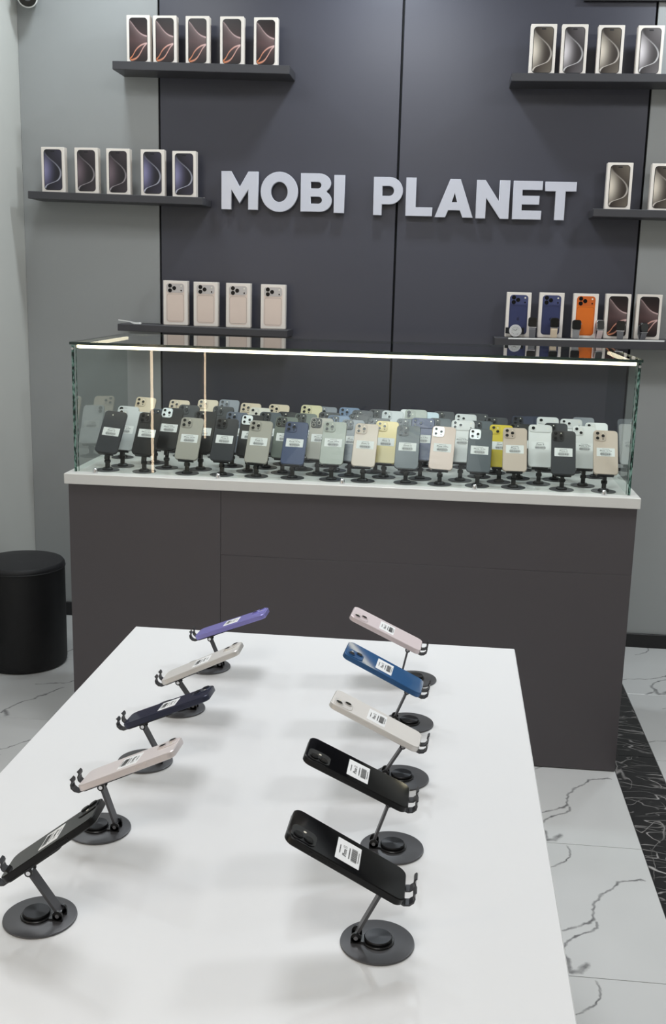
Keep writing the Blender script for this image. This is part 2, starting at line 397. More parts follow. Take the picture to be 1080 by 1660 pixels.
tag(link('baseboard_back', box_me('baseboard_back', (X0, X1, YW - .012, YW, 0, .058), M_SKIRT, bev=.002)), kind='structure')
tag(link('trim_1', box_me('trim_1', (.45, X1, YW - .02, YW, 2.4515, 2.50), M_SKIRT)), kind='structure')

# ------------------------------------------------------------------ wall shelves
SHY = 4.13
def shelf(x0, x1, z0l, z0r, th, label):
    L = x1 - x0; ang = math.atan2(z0r - z0l, L)
    r = empty('wall_shelf', (x0, SHY, z0l), label, 'shelf', 'charcoal wall shelves', (0, -ang, 0))
    link('board', box_me('board', (0, L, 0, YW - SHY - .0005, -th, 0), M_SHELF, bev=.0015), r)
    for xa in (.003, L - .003):
        bm = bmesh.new(); bm_cyl(bm, .0028, (xa, .03, 0), (xa, .03, .0012), 10)
        link('screw_cap', finish(bm, 'screw_cap', M_CHROME), r)
    return r
shelf(-1.2749, -.6080, 2.2134, 2.2007, .030, 'charcoal floating shelf at top left holding five cartons with a dark looped picture')
shelf(-1.6170, -.9323, 1.7429, 1.7303, .028, 'charcoal floating shelf left of the sign holding five cartons with a purple curve')
shelf(-1.2722, -.6019, 1.2499, 1.2431, .027, 'charcoal floating shelf above the left of the glass case with four pale cartons')
shelf(.1975, .95, 2.1801, 2.1803, .028, 'charcoal floating shelf at top right holding four cartons with a beige curve')
shelf(.5218, 1.25, 1.7159, 1.7120, .028, 'charcoal floating shelf right of the sign with two beige-curve cartons')
shelf(.1889, .92, 1.2395, 1.2480, .034, 'charcoal floating shelf above the right of the glass case with cartons and watches')
def shelf_top(which, x):
    a = {'A': (-1.2749, 2.2134, -.6080, 2.2007), 'B': (-1.6170, 1.7429, -.9323, 1.7303), 'C': (-1.2722, 1.2499, -.6019, 1.2431),
         'D': (.1975, 2.1801, .95, 2.1803), 'E': (.5218, 1.7159, 1.25, 1.7120), 'F': (.1889, 1.2395, .92, 1.2480)}[which]
    return a[1] + (x - a[0]) * (a[3] - a[1]) / (a[2] - a[0])

# ------------------------------------------------------------------ cartons on the shelves
ART = dict(
    loop=art_loop('art_dark_loop', rgb(24, 17, 18), rgb(74, 52, 52), rgb(222, 190, 188), rgb(236, 136, 76)),
    purple=art_side_curve('art_purple_curve', rgb(28, 26, 34), rgb(66, 62, 78), rgb(136, 132, 168), rgb(214, 214, 230)),
    plum=art_side_curve('art_plum_curve', rgb(32, 27, 31), rgb(70, 60, 66), rgb(114, 98, 106), rgb(190, 180, 184)),
    beige=art_side_curve('art_beige_curve', rgb(52, 43, 38), rgb(122, 112, 100), rgb(226, 214, 198), rgb(240, 230, 220)),
    mauve=art_side_curve('art_mauve_curve', rgb(48, 42, 43), rgb(116, 110, 112), rgb(224, 216, 218), rgb(244, 240, 240)))
M_SILVERP = mat('print_silver_back', rgb(226, 206, 193), .35, var=.02)
M_SILVERB = mat('print_silver_bar', rgb(196, 188, 184), .35, var=.02)
M_SILVERL = mat('print_silver_outline', rgb(166, 154, 148), .4)
M_BLUEP = mat('print_blue_back', rgb(52, 58, 96), .3); M_BLUEB = mat('print_blue_bar', rgb(66, 72, 112), .3); M_BLUEL = mat('print_blue_outline', rgb(34, 38, 66), .3)
M_ORP = mat('print_orange_back', rgb(222, 112, 34), .3); M_ORB = mat('print_orange_bar', rgb(206, 100, 38), .3); M_ORL = mat('print_orange_outline', rgb(160, 74, 24), .3)
M_EMBLEM = mat('print_emblem', rgb(36, 40, 68), .2)
BW, BD = .0915, .034
def uvd(bm, w, h, cx, cz):
    uv = bm.loops.layers.uv.new('UVMap')
    for f in bm.faces:
        for lp in f.loops:
            lp[uv].uv = ((lp.vert.co.x - cx) / w + .5, (lp.vert.co.z - cz) / h + .5)
PIC = {}
def carton(label, group, x, ztop, zbase, art, w=BW, rz=0):
    h = ztop - zbase
    r = empty('phone_carton', (x + w / 2, 4.195 + BD / 2, zbase), label, 'box', group, (0, 0, rz))
    bm = bmesh.new(); bm_box(bm, -w / 2, w / 2, -BD / 2, BD / 2, 0, h * .45, bev=.0012)
    link('carton_base', finish(bm, 'carton_base', M_CARTON), r)
    bm = bmesh.new(); bm_box(bm, -w / 2 - .0004, w / 2 + .0004, -BD / 2 - .0004, BD / 2 + .0004, .0025, h, bev=.0014)
    link('lid', finish(bm, 'carton_lid', M_CARTON), r)
    yf = -BD / 2 - .0004
    pw, ph, pcx, pcz = w * .755, h * .875, 0, h * .505
    if art in ART:
        bm = bmesh.new(); bm_slab(bm, pw, ph, .011, yf - .0007, yf + .0002, n=4, cx=pcx, cz=pcz)
        uvd(bm, pw, ph, pcx, pcz)
        p = link('picture', finish(bm, 'picture', ART[art]), r)
        bm = bmesh.new()
        o, i = rr_pts(pw + .0022, ph + .0022, .012, 4, pcx, pcz), rr_pts(pw - .0012, ph - .0012, .0105, 4, pcx, pcz)
        vo = [bm.verts.new((a, yf - .0010, b)) for a, b in o]; vi = [bm.verts.new((a, yf - .0010, b)) for a, b in i]
        vb = [bm.verts.new((a, yf + .0002, b)) for a, b in o]
        n = len(o)
        for q in range(n):
            bm.faces.new((vo[q], vo[(q + 1) % n], vi[(q + 1) % n], vi[q])); bm.faces.new((vb[q], vb[(q + 1) % n], vo[(q + 1) % n], vo[q]))
        link('printed_frame', finish(bm, 'printed_frame', M_INK), p)
        if art != 'loop':
            bm = bmesh.new(); bm_slab(bm, .016, .0045, .0022, yf - .0012, yf - .0004, n=3, cz=pcz + ph / 2 - .0065)
            link('printed_notch', finish(bm, 'printed_notch', M_INK), p)
    else:
        mb, mbar, ml = dict(silver=(M_SILVERP, M_SILVERB, M_SILVERL), blue=(M_BLUEP, M_BLUEB, M_BLUEL), orange=(M_ORP, M_ORB, M_ORL))[art]
        bm = bmesh.new(); bm_slab(bm, pw, ph, .012, yf - .0006, yf + .0002, n=4, cx=pcx, cz=pcz)
        p = link('picture', finish(bm, 'picture', mb), r)
        bm = bmesh.new(); bm_slab(bm, pw * .97, ph * .235, .010, yf - .0012, yf - .0004, n=4, cx=pcx, cz=pcz + ph * .376)
        link('printed_camera_bar', finish(bm, 'printed_camera_bar', mbar), p)
        bm = bmesh.new()
        for (lw, lh, lz, rr) in ((pw * .93, ph * .70, -ph * .125, .009),):
            o, i = rr_pts(lw, lh, rr, 4, 0, pcz + lz), rr_pts(lw - .0022, lh - .0022, rr - .001, 4, 0, pcz + lz)
            vo = [bm.verts.new((a, yf - .0008, b)) for a, b in o]; vi = [bm.verts.new((a, yf - .0008, b)) for a, b in i]
            for q in range(len(o)): bm.faces.new((vo[q], vo[(q + 1) % len(o)], vi[(q + 1) % len(o)], vi[q]))
        link('printed_outline', finish(bm, 'printed_outline', ml), p)
        for lx, lz in ((-.285, .435), (-.285, .315), (-.055, .375)):
            bm = bmesh.new(); bm_cyl(bm, .0078, (lx * pw, yf - .0018, pcz + lz * ph), (lx * pw, yf - .001, pcz + lz * ph), 16)
            link('printed_lens', finish(bm, 'printed_lens', M_LENS), p)
        for lx, lz, rr, m in ((.33, .43, .0032, M_FLASH), (.33, .315, .0030, M_LENS)):
            bm = bmesh.new(); bm_cyl(bm, rr, (lx * pw, yf - .0016, pcz + lz * ph), (lx * pw, yf - .001, pcz + lz * ph), 10)
            link('printed_flash' if m is M_FLASH else 'printed_sensor', finish(bm, 'printed_dot', m), p)
        if art == 'blue':
            bm = bmesh.new()
            pts = []
            for q in range(24):
                a = 2 * PI * q / 24; rad = .0060 * (1 - .10 * abs(math.cos(a)) ** 6)
                px_, pz_ = rad * math.cos(a), rad * math.sin(a) * 1.02
                if math.cos(a) > .80: px_ -= .0022 * (math.cos(a) - .8) / .2
                if abs(math.sin(a)) > .9: pz_ *= .90
                pts.append((px_, yf - .0010, pcz - .11 * ph + pz_))
            bm.faces.new([bm.verts.new(q) for q in pts])
            lf = [(.0004, .0068), (.0012, .0092), (.0034, .0102), (.0028, .0080)]
            bm.faces.new([bm.verts.new((a, yf - .0010, pcz - .11 * ph + b)) for a, b in lf])
            link('printed_emblem', finish(bm, 'printed_emblem', M_EMBLEM), p)
    return r
ORD = ['first', 'second', 'third', 'fourth', 'fifth', 'sixth', 'seventh', 'eighth', 'ninth', 'tenth', 'eleventh', 'twelfth', 'thirteenth', 'fourteenth']
BOXES = {
 'A': [(-1.2374, 2.3861, 'loop'), (-1.1361, 2.3849, 'loop'), (-1.0118, 2.3834, 'loop'), (-.8813, 2.3820, 'loop'), (-.7538, 2.3790, 'loop')],
 'B': [(-1.5837, 1.9123, 'purple'), (-1.4507, 1.9116, 'plum'), (-1.3254, 1.9098, 'plum'), (-1.1896, 1.9082, 'purple'), (-1.0657, 1.9041, 'purple')],
 'C': [(-1.1054, 1.4198, 'silver'), (-.9843, 1.4174, 'silver'), (-.8551, 1.4161, 'silver'), (-.7174, 1.4144, 'silver')],
 'D': [(.2613, 2.3580, 'beige'), (.3726, 2.3572, 'mauve'), (.5014, 2.3550, 'beige'), (.6408, 2.3542, 'mauve')],
 'E': [(.5696, 1.8844, 'beige'), (.7297, 1.8830, 'beige')],
 'F': [(.2304, 1.4090, 'blue'), (.3534, 1.4108, 'blue'), (.4810, 1.4107, 'orange'), (.6009, 1.4126, 'loop'), (.7154, 1.4135, 'loop')]}
SHN = dict(A='top left shelf', B='shelf left of sign', C='low left shelf', D='top right shelf', E='shelf right of sign', F='watch shelf')
ARTN = dict(loop='white carton with dark ribbon-and-loop picture', purple='white carton with purple curve picture', plum='white carton with brownish plum curve picture',
            silver='white carton picturing a pale silver phone back', beige='white carton with beige curve picture', mauve='white carton with silvery grey curve picture',
            blue='white carton picturing a blue phone back', orange='white carton picturing an orange phone back')
for s, lst in BOXES.items():
    for i, (x, zt, art) in enumerate(lst):
        w = {'C': .096, 'A': .089}.get(s, BW)
        zb = shelf_top(s, x + w / 2) + .0005
        pos = ORD[i] + ' from left on ' + SHN[s]
        carton(ARTN[art] + ', ' + pos, 'phone cartons on the wall shelves', x, zt, zb, art, w)

# ------------------------------------------------------------------ shop sign, letter by letter
LY0, LY1 = 4.248, YW - .0005
def letter(ch, polys, x, z, wdt, hgt, ang=0):
    """polys: outer outline and holes in a unit box, lists of points"""
    c = bpy.data.curves.new('letter', 'CURVE'); c.dimensions = '2D'; c.fill_mode = 'BOTH'; c.extrude = (LY1 - LY0 - .012) / 2; c.bevel_depth = .0012; c.bevel_resolution = 0
    for pl in polys:
        sp = c.splines.new('POLY'); sp.points.add(len(pl) - 1); sp.use_cyclic_u = True
        for p, (u, v) in zip(sp.points, pl): p.co = (u * wdt, v * hgt, 0, 1)
    o = bpy.data.objects.new('t', c); COL.objects.link(o)
    me = bpy.data.meshes.new_from_object(o.evaluated_get(bpy.context.evaluated_depsgraph_get())); bpy.data.objects.remove(o)
    me.materials.clear(); me.materials.append(M_ACRYL)
    r = empty('sign_letter', (x, LY0 + (LY1 - LY0 - .012) / 2 + .001, z), 'pale grey raised letter %s of the shop sign on the charcoal wall' % ch, 'letter', 'letters of the shop sign', (0, ang, 0))
    face = link('letter_body', me, r, (0, 0, 0), (PI / 2, 0, 0))
    bm = bmesh.new()
    d0 = (LY1 - LY0 - .012) / 2
    for u, v in {'O': ((.12, .5), (.88, .5)), 'L': ((.15, .8), (.8, .12)), 'T': ((.5, .3), (.5, .9)), 'A': ((.2, .15), (.8, .15)), 'P': ((.15, .2), (.15, .9))}.get(ch, ((.12, .5), (.5, .5) if ch == 'I' else (.14, .85))):
        bm_cyl(bm, .006, (u * wdt, d0, v * hgt), (u * wdt, LY1 - r.location.y, v * hgt), 10)
    link('standoff', finish(bm, 'standoff', M_BLKPLASTIC), r)
    return r
def arc(cx, cy, rx, ry, a0, a1, n=14):
    return [(cx + rx * math.cos(math.radians(a0 + (a1 - a0) * i / n)), cy + ry * math.sin(math.radians(a0 + (a1 - a0) * i / n))) for i in range(n + 1)]
s = .25
LM = [[(0, 0), (0, 1), (.26, 1), (.5, .58), (.74, 1), (1, 1), (1, 0), (.74, 0), (.74, .55), (.5, .17), (.26, .55), (.26, 0)]]
LO = [arc(.5, .5, .5, .5, 0, 360, 36)[:-1], arc(.5, .5, .235, .26, 0, 360, 30)[:-1]]
LB = [[(0, 0), (0, 1)] + arc(.58, .745, .385, .255, 90, -50, 10) + arc(.62, .28, .38, .28, 55, -90, 10),
      [(.31, .20), (.31, .40)] + arc(.58, .30, .12, .10, 90, -90, 6), [(.31, .60), (.31, .79)] + arc(.56, .695, .11, .095, 90, -90, 6)]
LI = [[(0, 0), (0, 1), (1, 1), (1, 0)]]
LP = [[(0, 0), (0, 1)] + arc(.55, .645, .45, .355, 90, -90, 14) + [(.285, .29), (.285, 0)], [(.285, .50), (.285, .78)] + arc(.53, .64, .18, .14, 90, -90, 8)]
LL = [[(0, 0), (0, 1), (.36, 1), (.36, .22), (1, .22), (1, 0)]]
LA = [[(0, 0), (.38, 1), (.64, 1), (1, 0), (.735, 0), (.66, .19), (.345, .19), (.27, 0)], [(.42, .39), (.505, .66), (.59, .39)]]
LN = [[(0, 0), (0, 1), (.25, 1), (.70, .43), (.70, 1), (1, 1), (1, 0), (.745, 0), (.29, .56), (.29, 0)]]
LE = [[(0, 0), (0, 1), (1, 1), (1, .78), (.305, .78), (.305, .61), (.91, .61), (.91, .395), (.305, .395), (.305, .22), (1, .22), (1, 0)]]
LT = [[(.345, 0), (.345, .765), (0, .765), (0, 1), (1, 1), (1, .765), (.655, .765), (.655, 0)]]
for ch, pl, x, z, w, h in (('M', LM, -.885, 1.697, .142, .140), ('O', LO, -.7310, 1.6905, .1435, .1475), ('B', LB, -.5748, 1.694, .119, .140), ('I', LI, -.4458, 1.691, .039, .138),
                           ('P', LP, -.2935, 1.686, .110, .1385), ('L', LL, -.1697, 1.6852, .1004, .139), ('A', LA, -.0575, 1.6826, .1428, .1386), ('N', LN, .0972, 1.681, .1228, .1382),
                           ('E', LE, .2348, 1.6806, .1066, .138), ('T', LT, .3530, 1.680, .114, .137)):
    letter(ch, pl, x, z, w, h)

# ------------------------------------------------------------------ counter
HC, ZB = .8485, .817
CX0, CX1, CY0, CY1 = -1.109, .5735, 3.078, 3.655
ct = empty('sales_counter', ((CX0 + CX1) / 2, (CY0 + CY1) / 2, 0), 'long dark grey counter with white worktop carrying the glass case', 'counter')
def cpart(name, dims, m, bev=.001):
    ox, oy = ct.location.x, ct.location.y
    d = (dims[0] - ox, dims[1] - ox, dims[2] - oy, dims[3] - oy, dims[4], dims[5])
    return link(name, box_me(name, d, m, bev), ct)
cpart('body', (CX0 + .001, CX1 - .001, CY0 + .016, CY1, 0.002, ZB), M_COUNTER)
cpart('plinth', (CX0 + .02, CX1 - .02, CY0 + .03, CY1 - .01, 0.0005, .01), M_SKIRT, 0)
SX, SZ = -.6412, .6172
cpart('front_panel', (CX0, SX - .0005, CY0, CY0 + .016, .003, ZB), M_COUNTER, .0004)
cpart('front_panel', (SX + .0005, CX1, CY0, CY0 + .016, SZ + .0004, ZB), M_COUNTER, .0004)
cpart('front_panel', (SX + .0005, CX1, CY0, CY0 + .016, .003, SZ - .0004), M_COUNTER, .0004)
tp = cpart('worktop', (-1.1189, .5799, 3.0668, 3.68, ZB, HC), M_SLAB, .0015); tp['label'] = 'white worktop slab'

# ------------------------------------------------------------------ glass case
GX0, GX1, GY0, GY1, GZ = -1.0977, .5546, 3.1048, 3.648, 1.2386
gc = empty('glass_case', ((GX0 + GX1) / 2, (GY0 + GY1) / 2, HC), 'clear glass display case with lit top edge standing on the white worktop', 'display case')
def gpart(name, dims, m, bev=0):
    ox, oy = gc.location.x, gc.location.y
    d = (dims[0] - ox, dims[1] - ox, dims[2] - oy, dims[3] - oy, dims[4] - HC, dims[5] - HC)
    return link(name, box_me(name, d, m, bev), gc)
def pane(name, d, edges):
    """a glass sheet with a polished green edge strip along the given sides"""
    p = gpart(name, d, M_GLASS)
    ox, oy = gc.location.x, gc.location.y
    for e, m in edges:
        link('polished_edge', box_me('polished_edge', (e[0] - ox, e[1] - ox, e[2] - oy, e[3] - oy, e[4] - HC, e[5] - HC), m), p)
T = .008
zt0 = GZ - T
pane('front_pane', (GX0 + .001, GX1 - .001, GY0, GY0 + T, HC + .001, zt0 - .0005), [])
pane('side_pane', (GX0 + .001, GX0 + .009, GY0 + T + .001, GY1 - T - .001, HC + .001, zt0 - .0005), [((GX0 - .0005, GX0 + .0075, GY0 - .0006, GY0 - .0002, HC + .001, zt0 - .001), M_EDGE), ((GX0 - .0006, GX0 - .0002, GY0, GY0 + T, HC + .001, zt0 - .001), M_EDGE), ((GX0 + .009, GX0 + .0105, GY0 + T + .001, GY0 + T + .004, HC + .001, zt0 - .001), M_EDGE)])
pane('side_pane', (GX1 - .009, GX1 - .001, GY0 + T + .001, GY1 - T - .001, HC + .001, zt0 - .0005), [((GX1 - .0075, GX1 + .0005, GY0 - .0006, GY0 - .0002, HC + .001, zt0 - .001), M_EDGE), ((GX1 + .0002, GX1 + .0006, GY0, GY0 + T, HC + .001, zt0 - .001), M_EDGE), ((GX1 - .0105, GX1 - .009, GY0 + T + .001, GY0 + T + .004, HC + .001, zt0 - .001), M_EDGE)])
e = .0005
pane('top_pane', (GX0 - .004, GX1 + .004, GY0 - .006, GY1 + .004, zt0, GZ),
     [((GX0 - .004, GX1 + .004, GY0 - .0066, GY0 - .0061, zt0, GZ), M_EDGETOP), ((GX0 - .0046, GX0 - .0041, GY0 - .006, GY1 + .004, zt0, GZ), M_EDGETOP),
      ((GX1 + .0041, GX1 + .0046, GY0 - .006, GY1 + .004, zt0, GZ), M_EDGETOP), ((GX0 - .004, GX1 + .004, GY1 + .0041, GY1 + .0046, zt0, GZ), M_EDGETOP)])
gpart('led_strip', (GX0 + .018, GX1 - .012, GY0 + T + .001, GY0 + T + .012, zt0 - .0105, zt0 - .001), M_LED)
gpart('led_strip', (GX0 + .010, GX0 + .020, GY0 + T + .014, GY1 - T - .02, zt0 - .0105, zt0 - .001), M_LED)
gpart('led_strip', (GX1 - .020, GX1 - .010, GY0 + T + .014, GY1 - T - .02, zt0 - .0105, zt0 - .001), M_LED)
for x, yb in ((-1.0296, 3.0925), (-.6526, 3.0925), (-.2805, 3.0925), (.1078, 3.0925), (.4785, 3.0925)):
    bm = bmesh.new(); bm_lathe(bm, [(.0075, 0), (.0075, .008), (.0066, .0125), (.004, .0155), (.0008, .0165)], 16)
    link('glass_clip', finish(bm, 'glass_clip', M_CHROME, True), gc, (x - gc.location.x, yb - gc.location.y, 0))
for x in (GX0 + .003, GX1 - .003):
    bm = bmesh.new(); bm_cyl(bm, .004, (0, -.0012, 0), (0, .0002, 0), 12)
    link('corner_cap', finish(bm, 'corner_cap', M_CHROME), gc, (x - gc.location.x, GY0 - gc.location.y - .0007, zt0 - HC - .012))

# ------------------------------------------------------------------ phones
def lighter(c, k): return tuple(min(1, v * k) for v in c[:3]) + (1,)
COLOURS = {
 'graphite': (54, 55, 60), 'black': (22, 22, 24), 'natural': (174, 169, 160), 'slate': (76, 84, 90), 'blue': (58, 72, 108), 'sage': (172, 176, 168), 'desert': (212, 194, 180),
 'pink': (226, 203, 192), 'white': (230, 230, 230), 'silver': (206, 208, 210), 'gold': (226, 204, 140), 'yellow': (214, 190, 40), 'deepblue': (66, 74, 112),
 'navy': (44, 50, 72), 'skyblue': (108, 130, 160), 'green': (106, 114, 106), 'beige': (216, 198, 172), 'cream': (222, 216, 204), 'paleblue': (206, 222, 232), 'paleyellow': (214, 204, 164),
 'bluegrey': (92, 100, 116), 'steel': (132, 136, 144), 'purple': (152, 147, 218), 'palepink': (226, 212, 214), 'darknavy': (50, 54, 74), 'tableblue': (48, 92, 140), 'tablewhite': (230, 226, 222), 'pinkbeige': (234, 224, 223), 'tableblack': (11, 11, 13)}
CNAME = {'graphite': 'graphite', 'black': 'black', 'natural': 'grey-beige', 'slate': 'slate grey', 'blue': 'blue', 'sage': 'sage grey', 'desert': 'sandy beige', 'pink': 'pale pink', 'white': 'white', 'silver': 'silver',
 'gold': 'pale gold', 'yellow': 'bright yellow', 'deepblue': 'deep blue', 'navy': 'navy', 'skyblue': 'sky blue', 'green': 'grey-green', 'beige': 'beige', 'cream': 'cream', 'paleblue': 'pale blue', 'paleyellow': 'pale yellow',
 'bluegrey': 'blue-grey', 'steel': 'steel grey'}
PW, PL, PT = .0712, .1435, .0085
FRAME = {}
def phone_mats(col, gloss=.3):
    c = rgb(*COLOURS[col])
    back = mat('phone_back_' + col, c, gloss, var=.015)
    fr = mat('phone_frame_' + col, lighter(c, .85), .34, metal=.4, var=.02)
    cp = mat('camera_plate_' + col, lighter(c, .86), .32, var=.02)
    return back, fr, cp
BODY = {}
def body_mesh(col, w, l, t, gloss=.3):
    k = (col, w, l, t)
    if k not in BODY:
        back, fr, cp = phone_mats(col, gloss)
        bm = bmesh.new(); bm_slab(bm, w, l, w * .155, -t / 2, t / 2, bev=.0011, n=5, cz=l / 2, mi=1, caps_mi=(0, 2))
        BODY[k] = finish(bm, 'phone_body', [back, fr, M_SCREEN], True)
    return BODY[k]
def cyl_mesh(key, r, y0, y1, m, n=14):
    k = (key, r)
    if k not in BODY:
        bm = bmesh.new(); bm_cyl(bm, r, (0, y0, 0), (0, y1, 0), n); BODY[k] = finish(bm, key, m)
    return BODY[k]
def plate_mesh(key, w, h, r, m, d=.0016):
    k = (key, w, h, m.name)
    if k not in BODY:
        bm = bmesh.new(); bm_slab(bm, w, h, r, -d, .0003, bev=.0004, n=4); BODY[k] = finish(bm, key, m, True)
    return BODY[k]
def ring_lens(parent, x, z, y, r, ringm):
    k = ('lens', r, ringm.name)
    if k not in BODY:
        bm = bmesh.new(); bm_cyl(bm, r, (0, 0, 0), (0, -.0016, 0), 16, mi=0); bm_cyl(bm, r * .80, (0, -.0012, 0), (0, -.0019, 0), 16, mi=1)
        BODY[k] = finish(bm, 'lens', [ringm, M_LENS])
    return link('lens', BODY[k], parent, (x, y, z))
def make_print(key, title, w, h, big):
    """the printed lines of a price label: heading dashes, a title, small dashes and a bar code"""
    if key in BODY: return BODY[key]
    rnd = random.Random(11)
    bm = bmesh.new()
    def rect(x0, x1, z0, z1): bm.faces.new([bm.verts.new((a, 0, b)) for a, b in ((x0, z0), (x1, z0), (x1, z1), (x0, z1))])
    x = -w * .20
    while x < w * .16:
        d = rnd.uniform(.012, .05) * w; rect(x, x + d, h * .33, h * .37); x += d + w * .012
    x = -w * .26
    while x < w * .26:
        d = rnd.uniform(.012, .03) * w; rect(x, x + d, -h * .06, -h * .015); x += d + w * .010
    x = -w * .30
    while x < w * .30:
        d = rnd.choice((.009, .014, .024)) * w; rect(x, x + d, -h * .36, -h * .12); x += d + rnd.choice((.012, .018)) * w
    x = -w * .24
    while x < w * .24:
        d = rnd.uniform(.010, .022) * w; rect(x, x + d, -h * .44, -h * .40); x += d + w * .014
    me0 = bpy.data.meshes.new('p'); bm.to_mesh(me0); bm.free()
    tm = text_mesh(title, h * big, M_INK, 0)
    bm = bmesh.new(); bm.from_mesh(me0)
    bm2 = bmesh.new(); bm2.from_mesh(tm)
    for f in bm2.faces: bm.faces.new([bm.verts.new((v.co.x * .9, 0, v.co.y + h * .15)) for v in f.verts])
    bm2.free(); bpy.data.meshes.remove(me0); bpy.data.meshes.remove(tm)
    BODY[key] = finish(bm, 'label_print', M_INK)
    return BODY[key]
def price_label(parent, x, z, y, w, h, title, key, big=.26):
    lb = link('price_label', plate_mesh('price_label', w, h, .0012, M_LABEL, .0002), parent, (x, y, z))
    lb['label'] = 'white price label with bar code'
    link('label_print', make_print(key, title, w, h, big), lb, (0, -.00035, 0))
    return lb
def camera_parts(root, col, kind, w, l, t, rich=True):
    back, fr, cp = phone_mats(col)
    yb = -t / 2
    if kind in ('pro', 'glare', 'dark'):
        s_ = w * .47; cx, cz = -w / 2 + s_ / 2 + w * .045, l - s_ / 2 - w * .045
        m = {'pro': cp, 'glare': M_GLARE, 'dark': mat('camera_plate_black_glass', rgb(26, 27, 31), .28)}[kind]
        p = link('camera_plate', plate_mesh('camera_plate', s_, s_, s_ * .24, m), root, (cx, yb, cz))
        ringm = M_GLARE if kind == 'glare' else fr
        q = s_ * .235
        for lx, lz in ((-q, q), (-q, -q), (q, 0)): ring_lens(p, lx, lz, -.0015, s_ * (.185 if kind != 'glare' else .16), ringm)
        link('flash', cyl_mesh('flash', s_ * .055, 0, -.0004, M_FLASH, 8), p, (q, -.0015, q * 1.25))
        link('sensor', cyl_mesh('sensor', s_ * .055, 0, -.0004, M_LENS, 8), p, (q, -.0015, -q * 1.25))
    elif kind in ('dual', 'dual_v', 'ring'):
        s_ = w * .42; cx, cz = -w / 2 + s_ / 2 + w * .05, l - s_ / 2 - w * .05
        p = link('camera_plate', plate_mesh('camera_plate', s_, s_, s_ * .26, cp, .001), root, (cx, yb, cz))
        q = s_ * .21
        ringm = mat('black_lens_ring', rgb(20, 20, 22), .2) if kind == 'ring' else fr
        for lx, lz in (((-q, q), (q, -q)) if kind == 'dual' else ((-q, q), (-q, -q))):
            ring_lens(p, lx, lz, -.0009, s_ * .2, ringm)
        link('flash', cyl_mesh('flash', s_ * .065, 0, -.0004, M_FLASH, 8), p, (q, -.0009, q if kind == 'dual' else 0))
    elif kind in ('bar', 'single'):
        h_ = l * .235 if kind == 'bar' else l * .17
        p = link('camera_plate', plate_mesh('camera_plate', w * .955, h_, w * .13, cp), root, (0, yb, l - h_ / 2 - w * .025))
        q = h_ * .21
        if kind == 'bar':
            for lx, lz in ((-.335, q), (-.335, -q), (-.10, 0)): ring_lens(p, lx * w, lz, -.0015, h_ * .165, fr)
            link('flash', cyl_mesh('flash', w * .032, 0, -.0004, M_FLASH, 8), p, (w * .34, -.0015, q))
            link('sensor', cyl_mesh('sensor', w * .028, 0, -.0004, M_LENS, 8), p, (w * .34, -.0015, -q))
        else:
            ring_lens(p, -w * .30, 0, -.0015, h_ * .27, fr)
            link('flash', cyl_mesh('flash', w * .03, 0, -.0004, M_FLASH, 8), p, (w * .30, -.0015, 0))
    elif kind == 'dot':
        link('flash', cyl_mesh('flash', w * .03, 0, -.0006, M_FLASH, 8), root, (-w * .12, yb, l * .90))

# stands inside the case: one built, the rest copied
def case_stand():
    r = empty('phone_stand', (0, 0, HC), 'x', 'stand')
    bm = bmesh.new(); bm_lathe(bm, [(.0360, 0), (.0362, .0008), (.0358, .0018), (.002, .0019)], 32); link('base_disc', finish(bm, 'base_disc', M_BLKMETAL, True), r)
    bm = bmesh.new(); bm_lathe(bm, [(.0165, .0018), (.0165, .005), (.013, .0085), (.001, .0088)], 20); link('hub', finish(bm, 'hub', M_BLKPLASTIC, True), r)
    bm = bmesh.new()
    bm_bar(bm, (0, -.001, .006), (0, .001, .030), .0125, .0075, wdir=(1, 0, 0)); bm_bar(bm, (0, .001, .026), (0, .0105, .050), .0105, .006, wdir=(1, 0, 0))
    link('stem', finish(bm, 'stem', M_BLKPLASTIC), r)
    bm = bmesh.new(); bm_cyl(bm, .0052, (-.0085, .001, .028), (.0085, .001, .028), 12); link('hinge', finish(bm, 'hinge', M_BLKPLASTIC), r)
    return r
TH = math.radians(35)
PB = Vector((0, -.018, 1.012 - HC - .143 * math.cos(TH)))     # phone bottom relative to the stand's base
ROWN = ['front row', 'second row', 'third row', 'fourth row', 'fifth row', 'back row']
